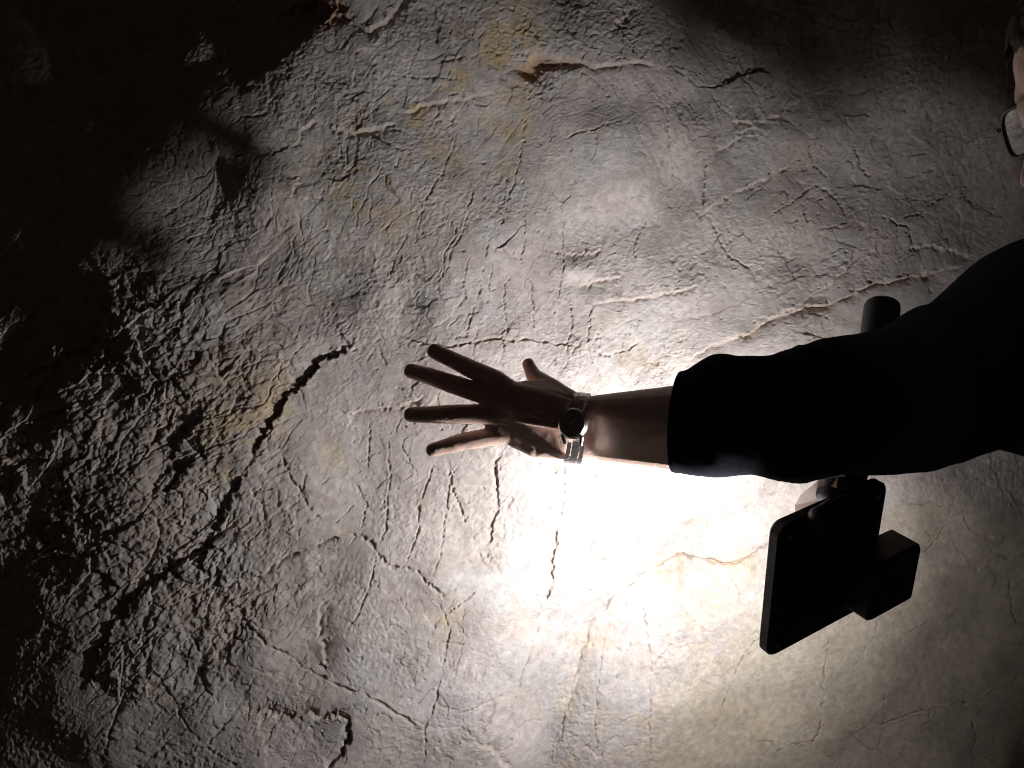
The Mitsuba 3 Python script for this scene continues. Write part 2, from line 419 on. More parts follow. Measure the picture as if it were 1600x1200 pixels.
# near-vertical veins above the hand (thin raised edges beside fine joints)
for pl in ([(820, 180), (812, 230), (800, 290), (785, 340), (775, 375)],
           [(748, 270), (737, 310), (725, 365), (705, 400), (690, 440), (682, 480)],
           [(715, 180), (705, 230), (690, 270), (670, 310), (650, 370)],
           [(700, 330), (712, 365), (695, 395), (690, 430)],
           [(735, 395), (725, 440), (727, 470), (720, 485)],
           [(760, 365), (755, 420), (745, 465), (738, 495), (720, 535)],
           [(800, 415), (790, 450), (788, 480), (790, 520), (780, 555)],
           [(830, 430), (832, 480), (832, 520)],
           [(880, 330), (882, 380), (880, 430), (872, 470)],
           [(895, 460), (895, 500), (885, 540), (880, 560)],
           [(925, 475), (922, 510), (920, 545)],
           [(765, 410), (765, 455)], [(815, 330), (820, 375), (815, 420)]):
    C(pl, 1.1, 1.9, lip=1.2, jitter=0.9)
C([(615, 525), (650, 533), (700, 540), (740, 535), (780, 528), (830, 534), (880, 540), (915, 545)], 1.5, 2.6, lip=1.8, jitter=0.8)
C([(920, 545), (950, 555), (985, 545), (1005, 530)], 1.3, 2.0, lip=1.0)
D([(775, 390), (790, 398), (805, 403)], right=True, depth=2.5, wide=5, up=3)
D([(530, 650), (575, 640), (620, 632), (660, 625)], right=True, depth=5, wide=7, jitter=1.0, up=2)
# left: short edges
D([(180, 400), (215, 388), (250, 382)], right=True, depth=3.6, wide=15, up=-1.5)
D([(250, 265), (285, 195), (290, 185)], right=False, depth=2.4, wide=10, up=-1.5)
D([(275, 255), (300, 225), (330, 210)], right=True, depth=2.4, wide=10, up=-1.5)
D([(255, 430), (300, 428), (340, 422)], right=True, depth=2.4, wide=10, up=-1.5)
D([(0, 610), (60, 575), (130, 545), (170, 500)], right=True, depth=7.2, wide=18, jitter=2, up=-1.5)
D([(0, 690), (60, 655), (110, 640), (150, 600), (165, 520)], right=True, depth=7.2, wide=18, jitter=2, up=-1.5)
D([(235, 545), (240, 600), (215, 640)], right=False, depth=4.8, wide=12, jitter=1.5, up=-1.5)
D([(240, 525), (270, 560), (300, 575)], right=False, depth=3.6, wide=10, up=-1.5)
D([(200, 720), (240, 690), (270, 640)], right=False, depth=4.8, wide=12, jitter=2, up=-1.5)
D([(230, 780), (262, 745), (290, 710)], right=False, depth=5.4, wide=12, jitter=2, up=-1.5)
D([(40, 770), (45, 730), (0, 712)], right=True, depth=3.6, wide=14, up=6)
D([(170, 700), (200, 640), (210, 600)], right=False, depth=4.2, wide=12, jitter=2, up=-1.5)
# lower left
D([(370, 912), (410, 895), (440, 875), (465, 860), (500, 845), (530, 838)], right=True, depth=7, wide=8, jitter=1.0, up=1.5)
C([(530, 838), (560, 842), (580, 855), (600, 875), (620, 885), (650, 890), (680, 915), (695, 940)], 1.8, 3.2, jitter=1.2)
C([(588, 860), (582, 905), (565, 950), (555, 980)], 1.1, 2.2, lip=0.6)
C([(370, 960), (415, 1000), (470, 1040), (540, 1075), (600, 1095), (650, 1130), (672, 1140)], 1.6, 3.0, lip=1.0)
C([(372, 975), (350, 1050)], 1.1, 2.0)
C([(250, 980), (230, 1030), (200, 1080), (180, 1130), (165, 1190)], 1.8, 3.4, lip=1.0)
C([(230, 1030), (270, 1080), (300, 1130), (325, 1160)], 1.4, 2.6, lip=0.8)
C([(325, 1160), (350, 1130), (370, 1110)], 1.4, 2.4)
C([(325, 1160), (370, 1190), (400, 1215)], 1.4, 2.4)
D([(382, 1105), (420, 1105), (455, 1118), (480, 1112), (520, 1110), (552, 1122)], right=False, depth=8, wide=8, jitter=1.2, up=2, dirt=0.9)
D([(552, 1118), (550, 1145), (535, 1175), (515, 1200)], right=True, depth=6, wide=9, jitter=1.0, up=1)
D([(488, 1030), (510, 1045), (500, 985), (505, 935)], right=True, depth=5, wide=20, jitter=1.5)
C([(690, 940), (700, 985), (690, 1060), (680, 1100), (665, 1140), (662, 1200)], 1.2, 2.2)
C([(680, 1100), (720, 1110), (760, 1095), (800, 1080)], 1.2, 2.0)
D([(760, 1160), (785, 1180), (800, 1200)], right=False, depth=4, wide=10, up=2)
C([(430, 690), (455, 740), (480, 790), (505, 820)], 1.4, 2.4)
C([(468, 770), (480, 745)], 1.2, 2)
# middle below the hand
C([(680, 720), (665, 760), (655, 790), (652, 830), (640, 880)], 1.4, 2.6, lip=1.0)
C([(700, 730), (708, 760), (722, 800), (725, 830)], 1.4, 2.6, lip=0.9)
C([(712, 720), (700, 770), (695, 820), (690, 860), (680, 900)], 1.2, 2.0, lip=0.6)
D([(780, 705), (775, 735), (778, 770), (778, 800), (768, 840), (765, 860)], right=True, depth=3.6, wide=6, jitter=0.9, up=1.5)
D([(762, 862), (770, 885), (778, 908)], right=False, depth=3, wide=5, up=1)
C([(600, 680), (610, 740), (605, 780), (600, 830), (588, 855)], 1.2, 2.2, lip=0.9)
C([(555, 760), (570, 790), (560, 830)], 1.2, 2.2, lip=0.6)
C([(575, 660), (575, 700), (568, 735)], 1.2, 2.0, lip=0.8)
C([(620, 690), (655, 745)], 0.9, 1.6)
D([(905, 720), (880, 760), (850, 800), (848, 830), (838, 860), (855, 895), (862, 930)], right=False, depth=3.5, wide=7, jitter=1.0, up=2.5)
D([(878, 820), (868, 850), (864, 880), (858, 930), (850, 945)], right=True, depth=3.5, wide=7, jitter=1.2, up=1, dirt=0.7)
C([(888, 700), (882, 740), (880, 790), (878, 820)], 1.2, 2.4, lip=0.6)
C([(850, 940), (838, 965), (842, 975), (820, 1040), (810, 1080), (795, 1120)], 1.5, 2.6, lip=0.8)
C([(930, 725), (932, 790), (935, 830), (920, 870)], 1.0, 1.6)
C([(690, 960), (730, 935), (745, 925)], 1.3, 2.2)
# lower right: smooth flowstone
C([(1215, 845), (1200, 852), (1175, 868), (1150, 882), (1120, 880), (1090, 872), (1060, 868), (1040, 878), (1000, 900), (985, 912), (960, 930), (925, 970), (905, 1030), (890, 1085), (875, 1140), (862, 1200)], 1.4, 3.0, jitter=1.0, dirt=1.2)
D([(1215, 843), (1190, 855), (1165, 872), (1140, 880), (1105, 874), (1070, 868), (1045, 876)], right=False, depth=7, wide=10, jitter=0.7, dirt=0.8, up=1.5)
for pl in ([(955, 960), (940, 1020), (930, 1090), (928, 1190)], [(1000, 920), (1010, 990), (1015, 1050), (1012, 1130), (1018, 1190)],
           [(1060, 990), (1045, 1010), (1015, 1040)], [(1140, 895), (1155, 930), (1160, 950)], [(1165, 1015), (1150, 1040), (1130, 1090), (1125, 1115)],
           [(1290, 985), (1285, 1030), (1284, 1080), (1282, 1140), (1270, 1155), (1240, 1165), (1200, 1180)], [(1200, 985), (1165, 1012), (1150, 1005)],
           [(1410, 980), (1440, 975), (1455, 972)], [(1390, 780), (1425, 785), (1450, 780), (1468, 795)], [(1430, 860), (1460, 840), (1470, 820)],
           [(1360, 1140), (1420, 1120), (1470, 1108), (1530, 1102), (1570, 1070)], [(1525, 1105), (1530, 1160), (1525, 1200)], [(1560, 770), (1590, 800)],
           [(985, 1000), (975, 1020), (960, 1005)], [(1380, 1075), (1382, 1130), (1380, 1180)], [(1570, 900), (1575, 960), (1600, 980)]):
    C(pl, 0.9, 1.7, jitter=1.1, dirt=1.1)
for pl in ([(1055, 790), (1080, 775), (1110, 765), (1130, 750)], [(1020, 770), (1010, 810), (990, 860)]):
    C(pl, 0.9, 1.4)

# 4. the skin of the rock: grain, flaking, pits
gr = 0.35 + 0.65 * mid
flake = np.abs(soft(61, 5.0)) + 0.6 * np.abs(soft(62, 2.8))
H -= 0.00022 * np.clip(1.1 - flake, 0, 2) * gr * (0.65 + 0.35 * soft(63, 60))
H += (0.00020 * soft(64, 3.6) + 0.00022 * soft(65, 2.3)) * (gr + 0.4 * rough) * (0.75 + 0.35 * soft(69, 50)) + 0.00012 * soft(66, 9) * (0.6 + rough)
H += (0.0005 * turb(67, 7, 3) + 0.0006 * (0.8 - np.abs(soft(78, 6))) ) * rough
pits = ss(2.2, 3.2, soft(68, 4.0))
H -= 0.0012 * pits * (0.3 + mid)
crack_paint = np.maximum(crack_paint, pits * 0.5 * mid)
H[:] = gf(H, 0.3)

# 5. colour of the stone itself: grey limestone, cream flowstone, ochre clay stains, brown joints
tone = 0.5 + 0.16 * turb(71, 70, 4)
base = np.stack([0.425 + 0.10 * (tone - 0.5), 0.382 + 0.09 * (tone - 0.5), 0.363 + 0.085 * (tone - 0.5)], -1)


def tint(col, m):
    global base
    m = np.clip(m, 0, 1)[..., None]
    base = base * (1 - m) + np.array(col) * m


n1, n2 = turb(72, 45, 4), turb(73, 22, 4)
tint((0.48, 0.425, 0.35), smooth_zone * 0.9)
tint((0.36, 0.305, 0.265), rough * 0.7)
tint((0.30, 0.25, 0.22), 0.32 * ss(0.2, 1.6, n1) * (1 - smooth_zone))
tint((0.395, 0.385, 0.385), 0.5 * ss(0.5, 1.6, turb(74, 60, 3)) * (1 - smooth_zone))
och = sum(a * blob(*b) for a, b in ((0.9, (800, 55, 45, 70, 10)), (0.8, (620, 180, 50, 28, 0)), (0.9, (690, 120, 120, 40, 20)), (0.8, (805, 210, 30, 70, -10)),
          (0.7, (560, 330, 60, 60)), (0.6, (600, 260, 120, 50)), (0.6, (410, 630, 45, 75, -30)), (0.5, (330, 650, 70, 60)), (0.5, (360, 760, 30, 60)), (0.5, (545, 835, 22, 14)),
          (0.5, (695, 968, 26, 18)), (0.5, (520, 690, 25, 60)), (0.35, (1240, 500, 70, 14, 20)), (0.3, (1010, 560, 60, 30)), (0.35, (480, 380, 40, 80)), (0.35, (740, 190, 60, 60))))
tint((0.46, 0.355, 0.215), och * ss(-1.2, 1.9, n2 + 0.35 * n1 + 0.6 * soft(77, 3.5)) * 0.85)
cream = sum(a * blob(*b) for a, b in ((0.9, (1100, 880, 120, 24, 0)), (0.8, (930, 980, 30, 80, -25)), (0.6, (880, 1150, 25, 80)), (0.5, (1110, 1000, 60, 120)), (0.5, (1000, 1130, 120, 60)), (0.5, (1200, 1130, 150, 60))))
tint((0.50, 0.39, 0.26), cream * ss(-0.9, 1.5, n2) * 0.6)
tint((0.32, 0.17, 0.09), np.clip(blob(822, 104, 24, 10, -20) + blob(845, 92, 16, 12) + blob(880, 96, 26, 6), 0, 1) * 0.8)
tint((0.34, 0.20, 0.13), (blob(480, 20, 40, 25) + blob(520, 10, 20, 25)) * 0.7)
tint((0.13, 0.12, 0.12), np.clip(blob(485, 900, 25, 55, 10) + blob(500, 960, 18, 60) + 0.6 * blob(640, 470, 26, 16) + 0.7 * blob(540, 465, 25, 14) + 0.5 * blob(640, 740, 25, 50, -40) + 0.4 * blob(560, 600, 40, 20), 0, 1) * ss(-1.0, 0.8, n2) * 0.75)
tint((0.5, 0.46, 0.44), 0.8 * blob(135, 842, 22, 18, -20))
tint((0.20, 0.125, 0.075), np.clip(crack_paint, 0, 1) * (0.6 + 0.15 * smooth_zone))
grain = 1 + 0.05 * soft(75, 1.6) + 0.06 * turb(76, 6, 2)
base = np.clip(base * grain[..., None], 0.03, 0.75)

# 6. the mesh: the fine part in view, coarser rows and columns round it out to the edges of the chamber
ext = np.geomspace(STEP * 1.4, 0.13, 46).cumsum()
fx = np.concatenate([X0 - ext[::-1], gx, gx[-1] + ext])
fz = np.concatenate([Z0 - ext[::-1], gz, gz[-1] + ext])
FX, FZ = np.meshgrid(fx, fz)
pad = len(ext)
HH, HS = np.pad(H, pad, mode='edge'), np.pad(gf(H, 22), pad, mode='edge')
BB = np.pad(base, ((pad, pad), (pad, pad), (0, 0)), mode='reflect')
out = np.maximum.reduce([X0 - FX, FX - gx[-1], Z0 - FZ, FZ - gz[-1], np.zeros_like(FX)])
fall = ss(0, 0.25, out)
p3 = np.stack([FX, FZ, np.zeros_like(FX)], -1)
o_ = out > 0
bumps = np.zeros_like(FX)
bumps[o_] = 0.16 * (meshkit.fbm(p3[o_] * 3.1, 4, 5) - 0.5) + 0.05 * (meshkit.fbm(p3[o_] * 15, 4, 9) - 0.5)
HH = HH + (HS - HH) * ss(0, 0.025, out)
BB = BB + (np.array([0.37, 0.33, 0.30]) * (0.7 + 0.6 * meshkit.fbm(p3 * 23, 4, 3))[..., None] - BB) * ss(0, 0.12, out)[..., None]
HH = HH * (1 - fall) + fall * bumps - 0.12 * ss(0.02, 0.5, FX - gx[-1]) - 0.10 * ss(0.02, 0.6, X0 - FX)
V = np.stack([FX.ravel(), WALL_Y - HH.ravel(), FZ.ravel()], 1)
ny, nx = FX.shape
idx = np.arange(ny * nx).reshape(ny, nx)
a, b, c, d = idx[:-1, :-1].ravel(), idx[:-1, 1:].ravel(), idx[1:, 1:].ravel(), idx[1:, :-1].ravel()
FACES = np.concatenate([np.stack([a, b, c], 1), np.stack([a, c, d], 1)])
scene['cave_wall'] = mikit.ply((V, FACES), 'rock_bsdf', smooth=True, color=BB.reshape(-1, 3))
tag('cave_wall', 'cracked pale limestone cave wall with ochre stains, raked by the lamp', kind='structure')


# the rest of the chamber: floor, roof and the opposite wall, unlit
def sheet(nx_, ny_, fn):
    u, v = np.meshgrid(np.linspace(0, 1, nx_), np.linspace(0, 1, ny_))
    P = fn(u, v)
    i = np.arange(nx_ * ny_).reshape(ny_, nx_)
    a, b, c, d = i[:-1, :-1].ravel(), i[:-1, 1:].ravel(), i[1:, 1:].ravel(), i[1:, :-1].ravel()
    return P.reshape(-1, 3), np.concatenate([np.stack([a, b, c], 1), np.stack([a, c, d], 1)])


def relief(P, amp, seed):
    return amp * (meshkit.fbm(P * 1.7, 5, seed) - 0.5)


def floor_fn(u, v):
    P = np.stack([-2.6 + 5.2 * u, 0.25 - 3.4 * v, np.full_like(u, -1.32)], -1)
    P[..., 2] += relief(P, 0.16, 3)
    return P


def roof_fn(u, v):
    P = np.stack([-2.6 + 5.2 * u, 0.25 - 3.4 * v, 1.05 - 0.25 * ss(-0.5, -2.0, 0.25 - 3.4 * v)], -1)
    P[..., 2] += relief(P, 0.5, 4)
    return P


def opp_fn(u, v):
    P = np.stack([-2.6 + 5.2 * u, np.full_like(u, -1.95), -1.5 + 3.0 * v], -1)
    P[..., 1] += relief(P, 0.4, 6)
    return P


def end_fn(side):
    def fn(u, v):
        P = np.stack([np.full_like(u, side * 2.25), 0.5 - 3.0 * u, -1.6 + 3.0 * v], -1)
        P[..., 0] += relief(P, 0.5, 8)
        return P
    return fn


put('cave_end', sheet(90, 90, end_fn(1)), 'dark_rock_bsdf', True)
put('cave_end', sheet(90, 90, end_fn(-1)), 'dark_rock_bsdf', True)
for k_ in ('cave_end', 'cave_end_001'):
    tag(k_, 'rock closing the dark end of the cave passage', kind='structure')
put('cave_floor', sheet(120, 90, floor_fn), 'dark_rock_bsdf', True)
put('cave_ceiling', sheet(120, 90, roof_fn), 'dark_rock_bsdf', True)
put('opposite_cave_wall', sheet(120, 90, opp_fn), 'dark_rock_bsdf', True)
tag('cave_floor', 'uneven rock floor of the cave', kind='structure')
tag('cave_ceiling', 'dark rock roof of the cave', kind='structure')
tag('opposite_cave_wall', 'unlit cave wall behind the viewer', kind='structure')

# ------------------------------------------------------------------ bodies from hulls of spheres
_ico = {n: trimesh.creation.icosphere(subdivisions=n).vertices for n in (1, 2, 3)}


def hull(*balls, n=2):
    return m3.Manifold.hull_points(np.vstack([np.asarray(c, float) + _ico[n] * r for c, r in balls]).tolist() if False else np.vstack([np.asarray(c, float) + _ico[n] * r for c, r in balls]))


def chain(pts, rad, n=2):
    return [hull((pts[i], rad[i]), (pts[i + 1], rad[i + 1]), n=n) for i in range(len(pts) - 1)]


def union(parts):
    return m3.Manifold.batch_boolean(parts, m3.OpType.Add)


def skin_mesh(man, length, rounds):
    man = man.refine_to_length(length)
    m = man.to_mesh()
    t = trimesh.Trimesh(np.array(m.vert_properties)[:, :3], np.array(m.tri_verts), process=True)
    t = max(t.split(only_watertight=False), key=lambda q: len(q.faces)) if rounds < 0 else t
    return trimesh.smoothing.filter_taubin(t, lamb=0.5, nu=0.51, iterations=abs(rounds))


def unit(v):
    v = np.asarray(v, float)
    return v / np.linalg.norm(v)


# left forearm and hand (fingers spread in front of the rock, back of the hand to the camera)
parts = []
FING = {'index': ([(679, 549), (708, 563), (737, 577), (775, 594), (800, 612)], [-0.113, -0.118, -0.127, -0.137, -0.141], [.0090, .0100, .0109, .0117, .0117]),
        'middle': ([(643, 580), (672, 588), (706, 600), (765, 619), (798, 632)], [-0.105, -0.113, -0.123, -0.134, -0.138], [.0090, .0102, .0112, .0119, .0119]),
        'ring': ([(643, 648), (672, 648), (708, 647), (768, 647), (800, 652)], [-0.107, -0.114, -0.123, -0.134, -0.137], [.0091, .0103, .0113, .0117, .0115]),
        'little': ([(676, 703), (698, 697), (723, 690), (772, 681), (803, 678)], [-0.115, -0.116, -0.118, -0.121, -0.124], [.0080, .0092, .0104, .0110, .0110])}
hand_pts = {}
for name, (pp, yy, rr) in FING.items():
    pts = [at(x, y_, d_) for (x, y_), d_ in zip(pp, yy)]
    hand_pts[name] = (pts, rr)
    parts += chain(pts, rr)
palm = [(at(766, 598, -0.135), .0085), (at(760, 621, -0.137), .0090), (at(762, 648, -0.129), .0088), (at(775, 680, -0.119), .0085),
        (at(800, 612, -0.143), .0115), (at(798, 632, -0.145), .0118), (at(800, 652, -0.135), .0112), (at(803, 681, -0.123), .0112)]
wristA, wristB = at(902, 648, -0.149), at(897, 690, -0.132)
parts.append(hull(*palm))
parts.append(hull(*palm[4:], (at(845, 688, -0.126), .0165), (at(850, 640, -0.150), .0140), (at(848, 622, -0.144), .0120), (at(878, 690, -0.133), .0195), (wristA, .0185), (wristB, .0190)))
parts.append(hull((at(803, 685, -0.122), .0105), (at(838, 693, -0.122), .0165), (at(878, 692, -0.131), .0190)))
th = [at(826, 569, -0.098), at(834, 588, -0.107), at(860, 606, -0.124), at(893, 632, -0.144)]
parts += chain(th, [.0073, .0092, .0118, .0150])
hand_pts['thumb'] = (th, [.0073, .0092])
parts.append(hull((th[2], .0112), (th[3], .0145), (at(838, 625, -0.132), .0105), (at(808, 610, -0.139), .0100), (at(850, 660, -0.132), .0120)))
# tendons and knuckles
for name, s in (('index', .0060), ('middle', .0063), ('ring', .0055)):
    k = hand_pts[name][0][4]
    parts.append(hull((k + [0, -.0068, 0], s), (at(868, 655 + (k[2] * -1) * 260, -.1670), .0035)))
# forearm
armA, armB = at(938, 645, -.152), at(936, 690, -.138)
fB, fC = at(1068, 652, -.198), at(1072, 692, -.182)
parts.append(hull((wristA, .0185), (wristB, .0190), (armA, .0205), (armB, .0210)))
parts.append(hull((armA, .0205), (armB, .0210), (fB, .0350), (fC, .0335)))
elbow, lsh = at(1260, 645, -.164), np.array([0.545, -0.385, 0.0])
parts.append(hull((fB, .0350), (fC, .0335), (elbow, .034)))
uarm = at(1440, 610, -.240)
marm = at(1345, 630, -.172)
parts.append(hull((elbow, .034), (marm, .028)))
parts.append(hull((marm, .028), (uarm, .030)))
parts.append(hull((uarm, .030), (lsh, .044)))

# torso, right arm, neck, head
rsh, chest = np.array([0.86, -0.20, 0.0]), np.array([0.715, -0.285, -0.02])
waist = np.array([0.79, -0.33, -0.42])
sdir = unit(rsh - lsh)
for c0, w0, r0, c1, w1, r1 in ((chest, .11, .095, chest + [0, 0, -.12], .10, .10), (chest + [0, 0, -.12], .10, .10, waist, .07, .10), (waist, .07, .10, waist + [.01, 0, -.16], .08, .105)):
    parts.append(hull((c0 + sdir * w0, r0), (c0 - sdir * w0, r0), (c1 + sdir * w1, r1), (c1 - sdir * w1, r1)))
parts.append(hull((lsh, .052), (chest - sdir * .1, .085), (chest + [0, 0, .06], .06)))
parts.append(hull((rsh, .052), (chest + sdir * .1, .085), (chest + [0, 0, .06], .06)))
relb = np.array([0.660, -0.075, -0.030])
rwr = at(1412, 640, -.084)
parts += [hull((rsh, .050), (relb, .040)), hull((relb, .040), (rwr, .024)), ]

HC, TILT = np.array([0.484, -0.450, 0.222]), math.radians(17)


def head_pt(f, s, u):
    """forward, to the left of the person (towards the camera), up"""
    f, u = f * math.cos(TILT) + u * math.sin(TILT), u * math.cos(TILT) - f * math.sin(TILT)
    return HC + np.array([-f, -s, u]) * 1.06


hp = head_pt
parts.append(hull((hp(.005, .012, .045), .072), (hp(.005, -.012, .045), .072), (hp(-.035, 0, .03), .072), (hp(.03, 0, .035), .062)))
parts.append(hull((hp(.052, .022, .022), .033), (hp(.052, -.022, .022), .033), (hp(.045, .034, -.022), .030), (hp(.045, -.034, -.022), .030), (hp(.06, 0, -.092), .021), (hp(.0, .045, -.06), .024), (hp(.0, -.045, -.06), .024)))
parts.append(hull((hp(.078, .02, .016), .012), (hp(.078, -.02, .016), .012), (hp(.082, 0, .014), .010)))
parts.append(hull((hp(.086, 0, .006), .0075), (hp(.108, 0, -.036), .0095), (hp(.085, .010, -.034), .0090), (hp(.085, -.010, -.034), .0090)))
parts += [hull((hp(.082, .014, -.058), .0070), (hp(.089, 0, -.056), .0080), (hp(.082, -.014, -.058), .0070)), hull((hp(.080, .012, -.069), .0075), (hp(.086, 0, -.070), .0085), (hp(.080, -.012, -.069), .0075)),
          hull((hp(.078, 0, -.096), .014), (hp(.066, 0, -.098), .018))]
for s in (1, -1):
    parts.append(hull((hp(-.012, s * .080, .012), .009), (hp(-.016, s * .083, -.004), .008), (hp(-.006, s * .076, -.022), .006)))
parts.append(hull((hp(-.03, 0, -.02), .055), (hp(-.01, 0, -.06), .048), (chest + [-.03, -.02, .085], .055)))
parts.append(hull((chest + [-.03, -.02, .085], .055), (chest, .08)))

# ------------------------------------------------------------------ the hand lamp: frame of reference
TLp, BLp, TRp = (1220, 826), (1199, 1032), (1390, 750)
LAMP_D0 = 0.765
lo, hi = 0.02, 0.2
for _ in range(60):
    e = (lo + hi) / 2
    TL, BL, TR = at(*TLp, LAMP_D0 - CAM_D), at(*BLp, LAMP_D0 - CAM_D + e), at(*TRp, LAMP_D0 - CAM_D + e)
    if np.dot(BL - TL, TR - TL) < 0:
        lo = e
    else:
        hi = e
EU, EV = unit(TR - TL), unit(BL - TL)
LU, LV = np.linalg.norm(TR - TL), np.linalg.norm(BL - TL)
EN = np.cross(EV, EU)
EN = EN if EN[1] > 0 else -EN           # front of the lamp: into the rock, to the left and up
LC = (TL + BL + TR - TL + TR * 0) / 1.0
LC = (BL + TR) / 2


def lp(u, v, n):
    """a point of the lamp: across, down, out of the front (metres from the middle of the panel's back edge plane)"""
    return LC + EU * u + EV * v + EN * n


def rounded_plate(u0, u1, v0, v1, n0, n1, r, edge=0.003):
    pts = []
    for cu, cv in ((u0 + r, v0 + r), (u1 - r, v0 + r), (u1 - r, v1 - r), (u0 + r, v1 - r)):
        for k in range(16):
            a = 2 * math.pi * k / 16
            for n_, rr in ((n0, r - edge), (n0 + edge, r), (n1 - edge, r), (n1, r - edge)):
                pts.append(lp(cu + rr * math.cos(a), cv + rr * math.sin(a), n_))
    return m3.Manifold.hull_points(np.array(pts))


# right hand closed round the handle
h_top, h_bot = at(1378, 500, -.090), at(1322, 800, -.156)
hax = unit(h_top - h_bot)


def on_handle(t):
    return h_bot + (h_top - h_bot) * t


side_l = unit(np.array([-1, 0, 0]) - hax * np.dot([-1, 0, 0], hax))
back_r = np.cross(hax, side_l)
back_r = back_r if back_r[1] > 0 else -back_r     # towards the rock
pc = on_handle(.50)
parts.append(hull((rwr, .024), (pc + side_l * -.045 + back_r * .012 + hax * .030, .013), (pc + side_l * -.045 + back_r * .012 - hax * .035, .012), (pc + side_l * -.030 + back_r * .030, .014)))
rfing = []
for k, t in enumerate((.66, .57, .48, .395)):
    c0 = on_handle(t)
    angs = [200, 120, 50, -10, -70]
    R = .029
    pts = [c0 + (side_l * math.cos(math.radians(a_)) + back_r * math.sin(math.radians(a_))) * R for a_ in angs]
    rfing.append(pts)
    parts += chain(pts, [.0105, .0102, .0095, .0088, .0078])
tb = [pc + side_l * -.040 - back_r * .006 - hax * .045, at(1312, 706, -.140), at(1300, 730, -.140), at(1293, 750, -.142)]
parts += chain(tb, [.012, .0105, .0092, .0075])

body = union(parts)
bm = skin_mesh(body, 0.0032, 28)
bv = np.array(bm.vertices)
# skin folds on the outer edge of the left hand, knuckle creases
s1 = np.array([(bv[:, 0] / (CAM_D + bv[:, 1])) * F + 800, 600 - bv[:, 2] / (CAM_D + bv[:, 1]) * F]).T
nrm = np.array(bm.vertex_normals)
fold = np.exp(-((s1[:, 0] - 838) / 32) ** 2 - ((s1[:, 1] - 704) / 22) ** 2) * (bv[:, 0] < 0.2)
wave = meshkit.noise(np.stack([(s1[:, 0] + 0.35 * (s1[:, 1] - 700)) / 7.5, s1[:, 1] / 26, 0 * s1[:, 0]], 1), 3)
bv = bv - nrm * (fold * np.abs(2 * wave - 1) * 0.0012)[:, None]
bv = bv + nrm * (0.0005 * (meshkit.fbm(bv * 95, 3, 5) - 0.5))[:, None]
for name in ('index', 'middle', 'ring', 'little'):
    pts = hand_pts[name][0]
    for j, amp in ((1, .0006), (2, .0009)):
        rel = bv - pts[j]
        ax = unit(pts[j + 1] - pts[j - 1])
        t_ = rel @ ax
        near = (np.linalg.norm(rel, axis=1) < .017) & (nrm[:, 1] < 0.1)
        bv = bv - nrm * (near * amp * (np.cos(t_ * 2 * math.pi / .0042) * .5 + .5) * np.exp(-(t_ / .006) ** 2))[:, None]
bm = trimesh.Trimesh(bv, bm.faces, process=False)
scene['person__body'] = mikit.ply(bm, 'skin_bsdf', smooth=True)
tag('person', 'person in a dark rolled-up shirt and glasses holding a spread hand before the cave wall', 'person')


# finger nails (the back of the left hand faces the camera)
def nail(tip, prev, r, up):
    ax = unit(tip - prev)
    up = unit(up - ax * np.dot(up, ax))
    sd = np.cross(ax, up)
    pts, n_ = [], 9
    for i in range(n_):
        for j in range(n_):
            u, v = i / (n_ - 1) * 2 - 1, j / (n_ - 1) * 2 - 1
            wv = .74 * r * (1 - 0.16 * max(u, 0) ** 3 - .1 * max(-u, 0) ** 3)
            a_ = v * 0.95
            pts.append((tip + ax * (u * r * .5 + r * .0) + sd * wv * math.sin(a_) / math.sin(.95) * 0.95 + up * (r * (.575 + .40 * math.cos(a_)) - .0006 * u)))
    pts = np.array(pts)
    f = [(i * n_ + j, (i + 1) * n_ + j, (i + 1) * n_ + j + 1, i * n_ + j + 1) for i in range(n_ - 1) for j in range(n_ - 1)]
    return pts, np.array(f)


for name in ('index', 'middle', 'ring', 'little'):
    pts, rr = hand_pts[name]
    put('person__fingernail', nail(pts[0], pts[1], rr[0], np.array([0, -1, .15])), 'nail_bsdf', True)
put('person__fingernail', nail(th[0], th[1], .0073, np.array([-.8, -.5, .2])), 'nail_bsdf', True)

# eyes
for s in (1, -1):
    e_ = trimesh.creation.icosphere(subdivisions=3, radius=.0115)
    e_.apply_translation(hp(.070, s * .031, -.002))
    k = put('person__eye', e_, 'eye_white_bsdf', True)
    i_ = trimesh.creation.icosphere(subdivisions=3, radius=.0062)
    i_.apply_translation(hp(.0765, s * .031, -.003))
    put(k + '__iris', i_, 'iris_bsdf', True)

# hair: a close cap of tufts
hv = []
hm = trimesh.creation.icosphere(subdivisions=5)
hvv = hm.vertices.copy()
d3 = hvv
shell = np.stack([.098 * d3[:, 0], .085 * d3[:, 1], .086 * d3[:, 2]], 1)
shell *= (1 + 0.05 * (meshkit.fbm(d3 * 9 + 5, 3, 2) - 0.4) + 0.03 * (meshkit.noise(d3 * np.array([14, 60, 60]) + 9, 4)))[:, None]
keep = (d3[:, 2] > 0.10 + 0.12 * np.clip(d3[:, 0], 0, 1) + 0.08 * np.sin(d3[:, 1] * 14)) | ((d3[:, 0] < -0.25) & (d3[:, 2] > -0.55))
fk = hm.faces[keep[hm.faces].all(1)]
hp3 = np.array([hp(p[0] - .012, p[1], p[2] + .040) for p in shell])
put('person__hair', (hp3, fk), 'hair_bsdf', True)

